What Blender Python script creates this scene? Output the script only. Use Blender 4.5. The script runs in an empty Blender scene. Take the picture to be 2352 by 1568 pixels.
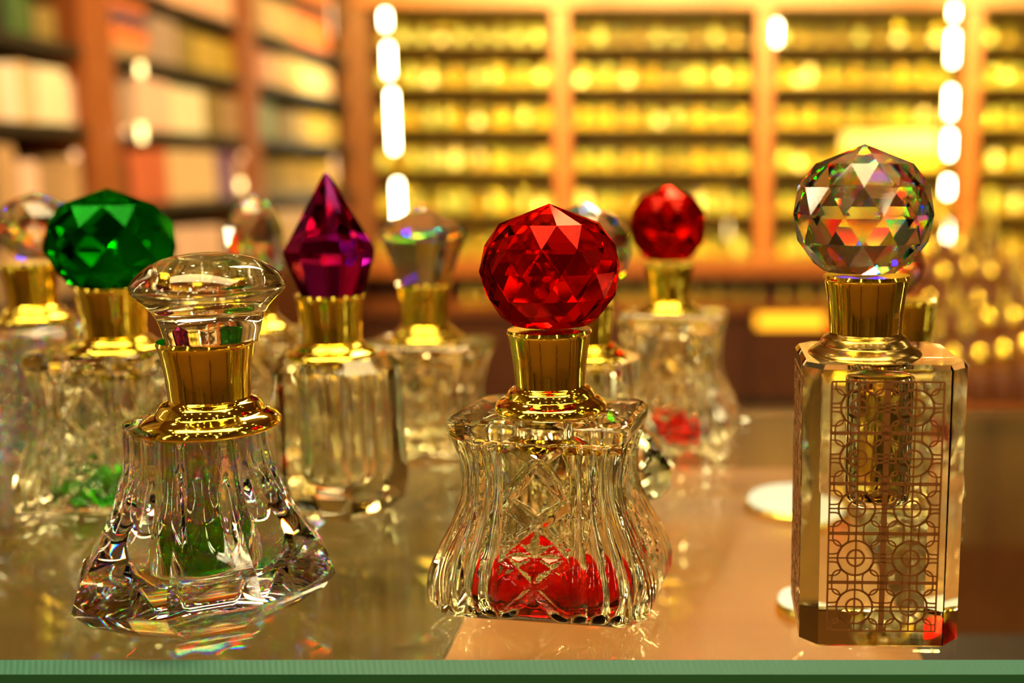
import bpy, bmesh, math, random
from mathutils import Vector, Matrix
random.seed(7)
C = bpy.context.scene.collection
PI = math.pi

# ------------------------------------------------------------------ camera
IMW, IMH = 2352, 1568
F, PX, PY = 2450.0, 1570.0, 784.0
TH = math.radians(9.25)
SH = 1.0                       # height of the glass shelf top
CZ = SH + 0.109
cam_d = bpy.data.cameras.new('camera'); cam = bpy.data.objects.new('camera', cam_d); C.objects.link(cam)
cam.location = (0, 0, CZ); cam.rotation_euler = (PI/2 - TH, 0, 0)
cam_d.sensor_width = 36; cam_d.lens = F/IMW*36
cam_d.shift_x = -(PX - IMW/2)/IMW
cam_d.clip_start = 0.02; cam_d.clip_end = 50
cam_d.dof.use_dof = True; cam_d.dof.focus_distance = 0.250
cam_d.dof.aperture_fstop = cam_d.lens/5.3
bpy.context.scene.camera = cam

# ------------------------------------------------------------------ world, exposure
S = bpy.context.scene
S.view_settings.view_transform = 'Standard'; S.view_settings.look = 'None'
S.view_settings.gamma = 1; S.view_settings.use_curve_mapping = False
S.view_settings.exposure = 1.95
cy = S.cycles
cy.max_bounces = 11; cy.transmission_bounces = 11; cy.glossy_bounces = 5; cy.diffuse_bounces = 2
cy.use_adaptive_sampling = True; cy.adaptive_threshold = 0.06
cy.transparent_max_bounces = 8; cy.volume_bounces = 0
cy.sample_clamp_indirect = 12; cy.sample_clamp_direct = 0; cy.blur_glossy = 0.3
cy.use_denoising = True
try:
    cy.denoiser = 'OPENIMAGEDENOISE'; cy.denoising_input_passes = 'RGB_ALBEDO_NORMAL'
except Exception: pass
w = bpy.data.worlds.new('world'); S.world = w; w.use_nodes = True
w.node_tree.nodes['Background'].inputs[0].default_value = (1, .72, .4, 1)
w.node_tree.nodes['Background'].inputs[1].default_value = 0.05

def area_light(name, loc, rot, sx, sy, power, col=(1, .68, .34)):
    l = bpy.data.lights.new(name, 'AREA'); l.shape = 'RECTANGLE'; l.size = sx; l.size_y = sy
    l.energy = power; l.color = col
    o = bpy.data.objects.new(name, l); C.objects.link(o); o.location = loc; o.rotation_euler = rot
    return o
YB = 5.2                       # front plane of the back wall shelving
XL = (820-PX)/F*YB             # front plane of the left wall shelving
area_light('counter_fill', (-.1, .1, 2.3), (math.radians(8), 0, 0), 1.6, .5, 12, (1, .74, .36))  # unseen soft fill, added to lift the shadows around the bottles
area_light('back_wall_fill', (.5, 3.4, 2.8), (math.radians(50), 0, 0), 3.6, .2, 16, (1, .76, .24))  # unseen fill, added to brighten the back shelving
area_light('left_wall_fill', (.1, 2.15, 2.8), (math.radians(12), math.radians(46), 0), .3, 1.7, 31, (1, .70, .36))  # unseen fill, added to brighten the left shelving and its boxes
def highlight_spot(loc, aim, watts, cone, col=(1, .72, .15)):  # unseen spot added to raise bright highlights on gold caps
    l = bpy.data.lights.new('highlight_spot', 'SPOT'); l.energy = watts; l.color = col; l.shadow_soft_size = .04
    l.spot_size = math.radians(cone); l.spot_blend = .5
    o = bpy.data.objects.new('highlight_spot', l); C.objects.link(o); o.location = loc
    o.rotation_euler = (Vector(aim)-Vector(loc)).to_track_quat('-Z', 'Y').to_euler()
for x_ in (-1.05, -.12, .85, 1.8):
    highlight_spot((x_, 3.0, 2.85), (x_, YB, 1.35), 430, 39)
highlight_spot((.95, 1.2, 2.6), (1.1, 2.4, .9), 95, 50)  # added for highlights on the flacons at the right

# ------------------------------------------------------------------ pixel helpers
FW = Vector((0, math.cos(TH), -math.sin(TH))); UP = Vector((0, math.sin(TH), math.cos(TH))); RT = Vector((1, 0, 0))
def ray(u, v): return RT*((u-PX)/F) + UP*(-(v-PY)/F) + FW
def W(u, v, Y):
    d = ray(u, v); return Vector((0, 0, CZ)) + d*(Y/d.y)
def G(u, v, z=SH):
    d = ray(u, v); return Vector((0, 0, CZ)) + d*((z-CZ)/d.z)
def mpp(v, Y): return (Y/ray(PX, v).y)/F          # metres per pixel
def WX(u, v, X):
    d = ray(u, v); return Vector((0, 0, CZ)) + d*(X/d.x)

# ------------------------------------------------------------------ materials
def mat(name):
    m = bpy.data.materials.new(name); m.use_nodes = True
    nt = m.node_tree; nt.nodes.clear(); out = nt.nodes.new('ShaderNodeOutputMaterial')
    return m, nt, out
def principled(name, col, rough=.5, metal=0, spec=.5, noise=None, bump=0, nscale=20, coat=0):
    m, nt, out = mat(name); p = nt.nodes.new('ShaderNodeBsdfPrincipled')
    p.inputs['Base Color'].default_value = (*col, 1); p.inputs['Roughness'].default_value = rough
    p.inputs['Metallic'].default_value = metal; p.inputs['Specular IOR Level'].default_value = spec
    p.inputs['Coat Weight'].default_value = coat
    nt.links.new(p.outputs[0], out.inputs[0])
    if noise or bump:
        tc = nt.nodes.new('ShaderNodeTexCoord'); n = nt.nodes.new('ShaderNodeTexNoise')
        n.inputs['Scale'].default_value = nscale; n.inputs['Detail'].default_value = 4
        nt.links.new(tc.outputs['Object'], n.inputs['Vector'])
        if noise:
            r = nt.nodes.new('ShaderNodeMix'); r.data_type = 'RGBA'
            r.inputs[6].default_value = (*col, 1); r.inputs[7].default_value = (*noise, 1)
            nt.links.new(n.outputs[0], r.inputs[0]); nt.links.new(r.outputs[2], p.inputs['Base Color'])
        if bump:
            b = nt.nodes.new('ShaderNodeBump'); b.inputs['Strength'].default_value = bump; b.inputs['Distance'].default_value = .001
            nt.links.new(n.outputs[0], b.inputs['Height']); nt.links.new(b.outputs[0], p.inputs['Normal'])
    return m
def wood(name, c1, c2, rough=.35, axis='Z', scale=6):
    m, nt, out = mat(name); p = nt.nodes.new('ShaderNodeBsdfPrincipled'); nt.links.new(p.outputs[0], out.inputs[0])
    tc = nt.nodes.new('ShaderNodeTexCoord'); mp = nt.nodes.new('ShaderNodeMapping')
    mp.inputs['Scale'].default_value = (scale*6, scale*6, scale) if axis == 'Z' else (scale, scale*6, scale*6)
    n = nt.nodes.new('ShaderNodeTexNoise'); n.inputs['Scale'].default_value = 1.5; n.inputs['Detail'].default_value = 6
    r = nt.nodes.new('ShaderNodeValToRGB'); r.color_ramp.elements[0].color = (*c1, 1); r.color_ramp.elements[1].color = (*c2, 1)
    r.color_ramp.elements[0].position = .35; r.color_ramp.elements[1].position = .65
    nt.links.new(tc.outputs['Object'], mp.inputs[0]); nt.links.new(mp.outputs[0], n.inputs['Vector'])
    nt.links.new(n.outputs[0], r.inputs[0]); nt.links.new(r.outputs[0], p.inputs['Base Color'])
    p.inputs['Roughness'].default_value = rough
    return m
def emit(name, col, s):
    m, nt, out = mat(name); e = nt.nodes.new('ShaderNodeEmission')
    e.inputs[0].default_value = (*col, 1); e.inputs[1].default_value = s; nt.links.new(e.outputs[0], out.inputs[0])
    return m
def glass(name, col=(1, 1, 1), ior=1.5, rough=0.0, disp=0.0, absorb=None, dens=0):
    m, nt, out = mat(name)
    if disp:
        fr = nt.nodes.new('ShaderNodeFresnel'); fr.inputs[0].default_value = ior
        gl = nt.nodes.new('ShaderNodeBsdfGlossy'); gl.inputs['Roughness'].default_value = 0
        gl.inputs['Color'].default_value = (1, 1, 1, 1)
        prev = None
        for k in range(3):
            r = nt.nodes.new('ShaderNodeBsdfRefraction'); c = [0, 0, 0, 1]; c[k] = col[k]
            r.inputs['Color'].default_value = c; r.inputs['Roughness'].default_value = rough
            r.inputs['IOR'].default_value = ior + (k-1)*disp
            if prev is None: prev = r.outputs[0]
            else:
                a = nt.nodes.new('ShaderNodeAddShader'); nt.links.new(prev, a.inputs[0]); nt.links.new(r.outputs[0], a.inputs[1]); prev = a.outputs[0]
        mx = nt.nodes.new('ShaderNodeMixShader'); nt.links.new(fr.outputs[0], mx.inputs[0])
        nt.links.new(prev, mx.inputs[1]); nt.links.new(gl.outputs[0], mx.inputs[2]); nt.links.new(mx.outputs[0], out.inputs[0])
    else:
        g = nt.nodes.new('ShaderNodeBsdfGlass'); g.inputs['Color'].default_value = (*col, 1)
        g.inputs['IOR'].default_value = ior; g.inputs['Roughness'].default_value = rough
        nt.links.new(g.outputs[0], out.inputs[0])
    if absorb:
        va = nt.nodes.new('ShaderNodeVolumeAbsorption'); va.inputs[0].default_value = (*absorb, 1); va.inputs[1].default_value = dens
        nt.links.new(va.outputs[0], out.inputs['Volume'])
    return m

M = {}
M['crystal'] = glass('crystal_glass', (.975, .965, .86), 1.52, disp=.010)
M['clear'] = glass('clear_glass', (.975, .965, .85), 1.5)
M['ball_clear'] = glass('clear_cut_crystal', (.98, .97, .95), 1.56, disp=.03)
M['ball_red'] = glass('red_cut_glass', (.86, .06, .04), 1.52)
M['ball_green'] = glass('green_cut_glass', (.025, .52, .05), 1.52)
M['ball_purple'] = glass('purple_cut_glass', (.54, .07, .52), 1.5)
M['ball_pink'] = glass('pink_cut_glass', (.9, .12, .18), 1.5)
M['liq_red'] = glass('red_perfume', (.98, .03, .02), 1.34)
M['liq_green'] = glass('green_perfume', (.30, .98, .20), 1.34)
M['liq_pale'] = glass('pale_gold_liquid', (.99, .88, .45), 1.36)
M['liq_amber'] = glass('amber_perfume', (.95, .62, .2), 1.34)
M['gold'] = principled('polished_gold', (.86, .64, .07), .07, 1, bump=.04, nscale=300)
M['gold_aged'] = principled('aged_gold', (.60, .40, .09), .2, 1, noise=(.38, .27, .07), bump=.05, nscale=250)
M['ink'] = principled('gold_ink', (.22, .075, .010), .45, .1)
M['shelf'] = glass('shelf_glass', (1, 1, 1), 1.5, absorb=(.18, .78, .50), dens=11)
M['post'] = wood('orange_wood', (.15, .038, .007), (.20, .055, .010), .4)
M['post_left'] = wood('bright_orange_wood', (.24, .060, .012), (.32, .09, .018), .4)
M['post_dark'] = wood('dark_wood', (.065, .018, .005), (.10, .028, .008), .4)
M['board'] = wood('terracotta_board', (.40, .145, .045), (.50, .20, .06), .45, axis='X', scale=3)
M['board_olive'] = wood('olive_board', (.10, .055, .010), (.16, .09, .018), .4, axis='X', scale=4)
M['black'] = principled('black_shelf', (.012, .010, .008), .4)
M['shelf_brown'] = principled('brown_green_shelf', (.16, .10, .02), .3)
M['back_panel'] = principled('gold_back_panel', (.34, .23, .025), .4, noise=(.17, .14, .015), nscale=7)
M['back_dark'] = principled('dark_back_panel', (.05, .035, .012), .6, noise=(.12, .07, .02), nscale=5)
M['cap_gold'] = principled('gold_cap', (1, .74, .12), .17, 1)
M['juice'] = principled('amber_bottle', (.50, .31, .025), .15, .25, coat=.6)
M['juice_green'] = principled('olive_bottle', (.30, .30, .06), .18, .1, coat=.6)
M['juice_pale'] = principled('pale_bottle', (.85, .72, .42), .25, 0, coat=.5)
M['floor'] = principled('floor_tiles', (.30, .15, .06), .25)
M['ceiling'] = principled('orange_ceiling', (.20, .095, .028), .7, noise=(.12, .055, .015), nscale=2)
M['wall'] = wood('brown_panelled_wall', (.02, .012, .005), (.30, .19, .06), .5, scale=.5)
M['led'] = emit('led_strip_light', (1, .84, .50), 9)
M['led_orange'] = emit('orange_strip_light', (1, .40, .015), .8)
M['globe'] = emit('downlight', (1, .80, .50), 20)
M['puck'] = emit('puck_light', (1, .82, .5), .5)
M['spot'] = emit('warm_glow', (1, .70, .25), 2)  # glow for the added glints and the small pale strip
M['glint_peach'] = emit('peach_glint_glow', (1, .50, .22), .6)  # peach glow for the added glints on the left shelving

# ------------------------------------------------------------------ object helpers
def link_mesh(name, verts, faces, m, parent=None, sharp=30, flat=False, mats=None, fmat=None):
    me = bpy.data.meshes.new(name); me.from_pydata([tuple(v) for v in verts], [], faces)
    for mm in (mats or [m]): me.materials.append(mm)
    bm = bmesh.new(); bm.from_mesh(me)
    if fmat:
        bm.faces.ensure_lookup_table()
        for i, k in enumerate(fmat): bm.faces[i].material_index = k
    if not flat:
        lim = math.radians(sharp)
        for f in bm.faces: f.smooth = True
        for e in bm.edges:
            if len(e.link_faces) == 2 and e.calc_face_angle(0) > lim: e.smooth = False
    bm.to_mesh(me); bm.free(); me.update()
    o = bpy.data.objects.new(name, me); C.objects.link(o)
    if parent: o.parent = parent
    return o
def tag(o, label, cat, group=None, kind=None):
    if label: o['label'] = label
    if cat: o['category'] = cat
    if group: o['group'] = group
    if kind: o['kind'] = kind
    return o
def struct(o): o['kind'] = 'structure'; return o
def empty(name, loc, rz=0):
    o = bpy.data.objects.new(name, None); C.objects.link(o); o.location = loc; o.rotation_euler.z = rz; o.empty_display_size = .01
    return o
class MB:
    def __init__(s): s.v = []; s.f = []; s.k = []
    def add(s, v, f, k=0):
        n = len(s.v); s.v += [Vector(p) for p in v]; s.f += [tuple(i+n for i in q) for q in f]; s.k += [k]*len(f)
    def box(s, a, b, k=0, bev=0):
        x0, y0, z0 = [min(p, q) for p, q in zip(a, b)]; x1, y1, z1 = [max(p, q) for p, q in zip(a, b)]
        if bev <= 0:
            s.add([(x0,y0,z0),(x1,y0,z0),(x1,y1,z0),(x0,y1,z0),(x0,y0,z1),(x1,y0,z1),(x1,y1,z1),(x0,y1,z1)],
                  [(3,2,1,0),(4,5,6,7),(0,1,5,4),(1,2,6,5),(2,3,7,6),(3,0,4,7)], k); return
        c = bev
        def ring(i, z): return [(x0+i+c-c*(0 if i else 0), y0+i, z), (x1-i-c, y0+i, z), (x1-i, y0+i+c, z), (x1-i, y1-i-c, z), (x1-i-c, y1-i, z), (x0+i+c, y1-i, z), (x0+i, y1-i-c, z), (x0+i, y0+i+c, z)]
        s.loft([ring(c, z0), ring(0, z0+c), ring(0, z1-c), ring(c, z1)], k)
    def loft(s, rings, k=0, flip=False, caps=True):
        n = len(rings[0]); v = [p for r in rings for p in r]; f = []
        for i in range(len(rings)-1):
            for j in range(n):
                a, b = i*n+j, i*n+(j+1) % n
                f.append((a, b, b+n, a+n))
        if caps:
            f.append(tuple(reversed(range(n)))); f.append(tuple((len(rings)-1)*n+j for j in range(n)))
        if flip: f = [tuple(reversed(q)) for q in f]
        s.add(v, f, k)
    def lathe(s, prof, n=48, k=0, flip=False, c=(0, 0), caps=True):
        s.loft([[(c[0]+r*math.cos(2*PI*j/n), c[1]+r*math.sin(2*PI*j/n), z) for j in range(n)] for z, r in prof], k, flip, caps)
    def build(s, name, m, parent=None, **kw):
        if isinstance(m, list): return link_mesh(name, s.v, s.f, None, parent, mats=m, fmat=s.k, **kw)
        return link_mesh(name, s.v, s.f, m, parent, **kw)
def spline(pts, n=8):
    """Catmull-Rom through (z, r) profile points"""
    out = []
    P = [pts[0]] + list(pts) + [pts[-1]]
    for i in range(1, len(P)-2):
        for t in range(n):
            t /= n; a, b, c, d = P[i-1], P[i], P[i+1], P[i+2]
            out.append(tuple(.5*((2*b[q]) + (-a[q]+c[q])*t + (2*a[q]-5*b[q]+4*c[q]-d[q])*t*t + (-a[q]+3*b[q]-3*c[q]+d[q])*t**3) for q in (0, 1)))
    out.append(tuple(pts[-1])); return [(z, max(r, 1e-5)) for z, r in out]

# ---- profiles from pixel rows: local z above the shelf and radius in metres
class Spot:
    def __init__(s, u, Y, uref=1000):
        s.Y = Y; p = W(u, uref, Y); s.X = p.x
    def z(s, v): return W(PX, v, s.Y).z - SH
    def r(s, px, v): return px*mpp(v, s.Y)
    def prof(s, rows): return [(s.z(v), s.r(h, v)) for v, h in rows]
    def dx(s, u, v): return W(u, v, s.Y).x - s.X

def collar(sp, rows_neck, rows_fl, parent, m_neck, m_fl, du=0):
    a = MB(); pr = spline(sorted(sp.prof(rows_neck)), 5); a.lathe(pr, 64, c=(du, 0))
    o1 = a.build('collar', m_neck, parent)
    b = MB(); pr = spline(sorted(sp.prof(rows_fl)), 5); b.lathe(pr, 64, c=(du, 0))
    o2 = b.build('collar_flange', m_fl, parent)
    return o1, o2

def facet_ball(zc, R, lats, N, m, parent, c=(0, 0), ph0=0.0, sq=1.0, name='stopper', zflat=None):
    """cut ball of triangular facets, apex on top, flat where it meets the collar"""
    V = [Vector((c[0], c[1], zc+R*sq))]; Fc = []; rings = []
    for i, la in enumerate(lats):
        la = math.radians(la); ring = []
        for j in range(N):
            a = ph0 + 2*PI*(j + .5*(i % 2))/N
            ring.append(len(V)); V.append(Vector((c[0]+R*math.cos(la)*math.cos(a), c[1]+R*math.cos(la)*math.sin(a), zc+R*sq*math.sin(la))))
        rings.append(ring)
    for j in range(N): Fc.append((0, rings[0][j], rings[0][(j+1) % N]))
    for i in range(len(rings)-1):
        A, B = rings[i], rings[i+1]
        for j in range(N):
            if i % 2 == 0:
                Fc.append((A[j], B[j], A[(j+1) % N])); Fc.append((B[j], B[(j+1) % N], A[(j+1) % N]))
            else:
                Fc.append((A[j], B[j], B[(j+1) % N])); Fc.append((A[j], B[(j+1) % N], A[(j+1) % N]))
    Fc.append(tuple(reversed(rings[-1])))
    return link_mesh(name, V, Fc, m, parent, flat=True)

# ---- hourglass body with cut flutes and crossing grooves (chamfered rectangular plan)
def cham_ring(a, b, c, npf=56, npc=10):
    """points, normals and (face, p) around a chamfered rectangle"""
    P = [(-a+c, -b), (a-c, -b), (a, -b+c), (a, b-c), (a-c, b), (-a+c, b), (-a, b-c), (-a, -b+c)]
    out = []
    for i in range(8):
        p, q = P[i], P[(i+1) % 8]; n = npf if i % 2 == 0 else npc
        dx, dy = q[0]-p[0], q[1]-p[1]; L = math.hypot(dx, dy) or 1; nx, ny = dy/L, -dx/L
        for k in range(n):
            t = k/n; out.append((p[0]+dx*t, p[1]+dy*t, nx, ny, i, 2*t-1))
    return out
def seg_d(p, a, b):
    ax, ay = a; bx, by = b; dx, dy = bx-ax, by-ay; L = dx*dx+dy*dy
    t = max(0, min(1, ((p[0]-ax)*dx+(p[1]-ay)*dy)/L)); return math.hypot(p[0]-ax-dx*t, p[1]-ay-dy*t)
def hourglass(H, prof_w, depth_ratio, name, m, parent, cut=1.0, cav_r=.62, cav_top=.93, liquid=None, liq_frac=.14, q0=.03, nz=110, npf=56):
    """prof_w: list (fraction of height, half width)"""
    pr = spline(prof_w, 12)
    def hw(q):
        for i in range(len(pr)-1):
            if pr[i+1][0] >= q:
                t = (q-pr[i][0])/max(1e-9, pr[i+1][0]-pr[i][0]); return pr[i][1]*(1-t)+pr[i+1][1]*t
        return pr[-1][1]
    a0 = hw(.5)
    zig = [(1.03, 1.0), (.90, 1), (.80, 0), (.60, 1), (.475, 0), (.335, 1), (.19, 0), (.04, 1)]
    segs = []
    for k in range(1, len(zig)-1):
        for sgn in (-1, 1):
            segs.append(((sgn*zig[k][1], zig[k][0]), (sgn*zig[k+1][1], zig[k+1][0])))
    stars = [((-1, .335), (1, .335)), ((-.75, .41), (.75, .26)), ((.75, .41), (-.75, .26)), ((0, .475), (0, .19))]
    rings = []
    for i in range(nz+1):
        q = i/nz; a = hw(q); b = a*depth_ratio if q < 2 else 0; c = a*.13
        ring = []
        for (x, y, nx, ny, fi, p) in cham_ring(a, b, c, npf):
            d = 0
            if fi % 2 == 0:
                fw = a if fi in (0, 4) else b
                s = p*fw; lim = .0075*a0/.0185*(1 if fi in (0, 4) else depth_ratio)
                fade = max(0, min(1, (.895-q)/.02))*max(0, min(1, (q-.02)/.06))
                if abs(s) > lim*1.08:
                    t = (abs(s)-lim*1.08)/max(1e-6, (fw-lim*1.08)); nfl = 3
                    x_ = (t*nfl) % 1.0
                    d += .0013*fade*(1-abs(2*x_-1)**1.6)*cut
                else:
                    pp = (s/lim, q*1.0)
                    best = 9
                    for (A, B) in segs:
                        best = min(best, seg_d((pp[0]*lim, q*H), (A[0]*lim, A[1]*H), (B[0]*lim, B[1]*H)))
                    wv = .0017
                    g = max(0, 1-best/wv)
                    if .19 < q < .475:
                        for (A, B) in stars:
                            ds = seg_d((pp[0]*lim, q*H), (A[0]*lim, A[1]*H), (B[0]*lim, B[1]*H)); g = max(g, .8*max(0, 1-ds/(.0013)))
                    d += .0014*g*fade*cut + .0004*cut*fade
            ring.append((x-nx*d, y-ny*d, q*H))
        rings.append(ring)
    mb = MB(); mb.loft(rings)
    # bottle cavity
    def cav(q): return hw(max(q, .0))*cav_r
    cr = []
    N = 56
    def cring(q, k): 
        a = cav(q)*k; b = a*min(1, depth_ratio*1.02)
        return [(a*abs(math.cos(t))**.75*math.copysign(1, math.cos(t)), b*abs(math.sin(t))**.75*math.copysign(1, math.sin(t)), q*H) for t in [2*PI*(j+.5)/N for j in range(N)]]
    qs = [(q0, .80), (q0+.012, .93), (q0+.03, 1.0)] + [(q0+.03+(cav_top-.1-q0-.03)*k/16, 1) for k in range(1, 17)]
    for q, k in qs: cr.append(cring(q, k))
    rt = .0075; 
    cr.append([(rt*math.cos(2*PI*(j+.5)/N), rt*math.sin(2*PI*(j+.5)/N), (cav_top-.03)*H) for j in range(N)])
    cr.append([(rt*math.cos(2*PI*(j+.5)/N), rt*math.sin(2*PI*(j+.5)/N), cav_top*H) for j in range(N)])
    mb.loft(cr, flip=True)
    o = mb.build(name, m, parent, sharp=32)
    if liquid:
        lb = MB(); lr = []; k0 = .985; ql = q0+liq_frac
        for q, k in [(q0+.003, .80), (q0+.012, .925), (q0+.03, .985), (q0+.03+(ql-q0-.03)*.5, k0), (ql, k0)]: lr.append(cring(q, k*.993))
        lb.loft(lr); lb.build('perfume', liquid, parent, sharp=32)
    return o

# ---- flared body: round and fluted on top, long faceted foot
def flared(H, rt, aw, ad, parent, m, rings_q, nfl=18, rot=0, cav=None, liquid=None, liq=None, off=(0, 0), name='glass_body'):
    a, b = aw, ad
    P = [(-a*.93, -b*.42), (-a*.30, -b), (a*.36, -b), (a*.95, -b*.40), (a*.95, b*.40), (a*.36, b), (-a*.30, b), (-a*.93, b*.42)]
    per = 22; base = []
    for i in range(8):
        p, q = P[i], P[(i+1) % 8]
        for k in range(per): base.append((p[0]+(q[0]-p[0])*k/per, p[1]+(q[1]-p[1])*k/per))
    cr, sr = math.cos(rot), math.sin(rot); rings = []
    for (z, wv, sc, fl) in rings_q:
        ring = []
        for (x, y) in base:
            ph = math.atan2(y/b, x/a); rc = rt*(1+fl*(abs(math.sin(ph*nfl/2))-.75))
            X = (1-wv)*rc*math.cos(ph) + wv*x*sc; Yy = (1-wv)*rc*math.sin(ph)*.92 + wv*y*sc
            if wv > .2: 
                k = 1+fl*.5*abs(math.sin(ph*nfl/2)); X *= k; Yy *= k
            ring.append((X*cr-Yy*sr + off[0]*(1-z/H), X*sr+Yy*cr + off[1]*(1-z/H), z))
        rings.append(ring)
    mb = MB(); mb.loft(rings)
    if cav:
        z0, z1, rr = cav
        prof = spline([(z0, rr*.35), (z0+.0006, rr*.8), (z0+.002, rr*.97), (z0+.005, rr), ((z0+z1)/2, rr), (z1-.002, rr), (z1, rr*.9)], 4)
        nn = 144
        mb.loft([[(r*(1+.035*smooth(z0+.003, z0+.012, z)*math.cos(9*2*PI*j/nn))*math.cos(2*PI*j/nn), r*(1+.035*smooth(z0+.003, z0+.012, z)*math.cos(9*2*PI*j/nn))*math.sin(2*PI*j/nn), z) for j in range(nn)] for z, r in prof], flip=True)
    o = mb.build(name, m, parent, sharp=22)
    if liquid:
        z0, z1, rr = cav; rr *= .955
        lb = MB(); lb.lathe([(z0+.0003, rr*.35), (z0+.0009, rr*.8), (z0+.0022, rr*.97), (z0+.005, rr), (liq, rr)], 48); lb.build('perfume', liquid, parent)
    return o

def smooth(a, b, t): t = max(0, min(1, (t-a)/(b-a))); return t*t*(3-2*t)

NECK = [(0, 104), (8, 106), (14, 103), (45, 97), (85, 91), (128, 88)]
FLNG = [(0, 86), (6, 92), (14, 104), (28, 113), (36, 117), (44, 130), (54, 143), (66, 150), (76, 149), (82, 138)]
def std_collar(sp, v0, v1, v2, rn, rf, parent, mn=None, mf=None, du=0):
    """v0 top of neck, v1 foot of neck, v2 foot of flange (pixel rows), rn/rf half widths at top and flange"""
    n = [(v0+(v1-v0)*a/128.0, b*rn/105.0) for a, b in NECK]
    f = [(v1+(v2-v1)*a/82.0, 86*rn/105 + (b-86)*(rf-86*rn/105)/64.0) for a, b in FLNG]
    return collar(sp, n, f, parent, mn or M['gold'], mf or M['gold'], du)

# ================================================================== STRUCTURE
def slab(name, a, b, m, bev=0):
    x = MB(); x.box(a, b, bev=bev); return x.build(name, m, flat=(bev == 0))
RX0, RX1, RY0, RY1, FZ, CEZ = -2.2, 2.9, -3.0, YB+.45, -.02, 2.95
struct(slab('floor', (RX0, RY0, FZ-.1), (RX1, RY1, FZ), M['floor']))
struct(slab('ceiling', (RX0, RY0, CEZ), (RX1, RY1, CEZ+.1), M['ceiling']))
struct(slab('wall_back', (RX0, RY1, FZ), (RX1, RY1+.1, CEZ), M['wall']))
struct(slab('wall_front', (RX0, RY0-.1, FZ), (RX1, RY0, CEZ), M['wall']))
struct(slab('wall_left', (RX0-.1, RY0, FZ), (RX0, RY1, CEZ), M['wall']))
struct(slab('wall_right', (RX1, RY0, FZ), (RX1+.1, RY1, CEZ), M['wall']))

# ---------------- glass shelf the bottles stand on, and the cabinet under it
yb0 = G(PX, 1515).y; yf = yb0-.0026; yr = G(PX, 940).y
x0s, x1s = -.52, .36
T = .012
prof = [(yb0, SH), (yf, SH-.0022), (yf, SH-T+.0008), (yf+.0008, SH-T), (yr-.0016, SH-T), (yr, SH-T+.0016), (yr, SH-.0016), (yr-.0016, SH)]
sh = MB()
sh.loft([[(x0s, y, z) for y, z in prof], [(x1s, y, z) for y, z in prof]])
sh.k[0] = 1; sh.k[1] = 2
m_, nt_, out_ = mat('ground_green_bevel'); p_ = nt_.nodes.new('ShaderNodeBsdfPrincipled'); nt_.links.new(p_.outputs[0], out_.inputs[0])
p_.inputs['Base Color'].default_value = (.010, .15, .105, 1); p_.inputs['Specular IOR Level'].default_value = .25; p_.inputs['Roughness'].default_value = .5; p_.inputs['Transmission Weight'].default_value = .35
tc_ = nt_.nodes.new('ShaderNodeTexCoord'); mp_ = nt_.nodes.new('ShaderNodeMapping'); mp_.inputs['Rotation'].default_value = (0, .5, 0); wv_ = nt_.nodes.new('ShaderNodeTexWave')
wv_.inputs['Scale'].default_value = 260; bp_ = nt_.nodes.new('ShaderNodeBump'); bp_.inputs['Strength'].default_value = .15; bp_.inputs['Distance'].default_value = .0002
nt_.links.new(tc_.outputs['Object'], mp_.inputs[0]); nt_.links.new(mp_.outputs[0], wv_.inputs['Vector']); nt_.links.new(wv_.outputs['Fac'], bp_.inputs['Height']); nt_.links.new(bp_.outputs[0], p_.inputs['Normal'])
M['bevel'] = m_
M['edge'] = principled('green_glass_edge', (.010, .075, .028), .12, coat=.3, noise=(.02, .14, .05), nscale=9)
o = sh.build('glass_shelf', [M['shelf'], M['bevel'], M['edge']], flat=True)
bm = bmesh.new(); bm.from_mesh(o.data); bmesh.ops.recalc_face_normals(bm, faces=bm.faces); bm.to_mesh(o.data); bm.free()
tag(o, 'clear glass shelf with green polished edge under all the crystal bottles', 'glass shelf')
cab = empty('display_cabinet', (0, 0, 0)); tag(cab, 'brown wooden display cabinet under the green-edged glass shelf', 'cabinet')
lz = SH-T-.025
b = MB(); b.box((-.068, yf+.012, lz-.012), (.068, yr+.0, lz)); b.build('lower_board', M['board'], cab, flat=True)
b = MB(); b.box((x0s, yf+.012, lz-.014), (-.0685, yr+.0, lz)); b.build('lower_board', M['board_olive'], cab, flat=True)
b = MB(); b.box((.070, yf+.012, lz-.10), (x1s, yr+.0, lz-.08)); b.build('drawer_floor', M['black'], cab, flat=True)
for xx in (x0s-.02, x1s+.001):
    b = MB(); b.box((xx, yf+.012, 0-.02+.001), (xx+.019, yr+.02, SH-.001)); b.build('side_panel', M['post_dark'], cab, flat=True)
b = MB(); b.box((x0s, yr-.004, FZ+.001), (x1s, yr+.016, lz-.15)); b.build('rear_panel', M['post_dark'], cab, flat=True)
b = MB(); b.box((x0s, yf+.03, SH-T-.0121), (x0s+.02, yr, SH-T-.0005)); b.box((x1s-.02, yf+.03, SH-T-.0121), (x1s, yr, SH-T-.0005)); b.build('shelf_cleat', M['post_dark'], cab, flat=True)
for (u, v, rr, lb) in ((1838, 1216, 108, 'round white puck light under the glass, left of the tall lattice bottle'), (1850, 1460, 66, 'small round white puck light under the glass by the lattice bottle foot')):
    p = G(u, v, lz); rr = rr*(p.y/ray(u, v).y)/F
    e_ = empty('puck_light', (min(p.x, .066-rr*1.1), p.y, lz)); tag(e_, lb, 'puck light')
    b = MB(); b.lathe([(0, rr*1.06), (.003, rr*1.06), (.004, rr*1.0)], 40); b.build('rim', M['cap_gold'], e_)
    b = MB(); b.lathe([(.0041, rr*.98), (.0052, rr*.94)], 40); b.build('diffuser', M['puck'], e_)

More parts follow.
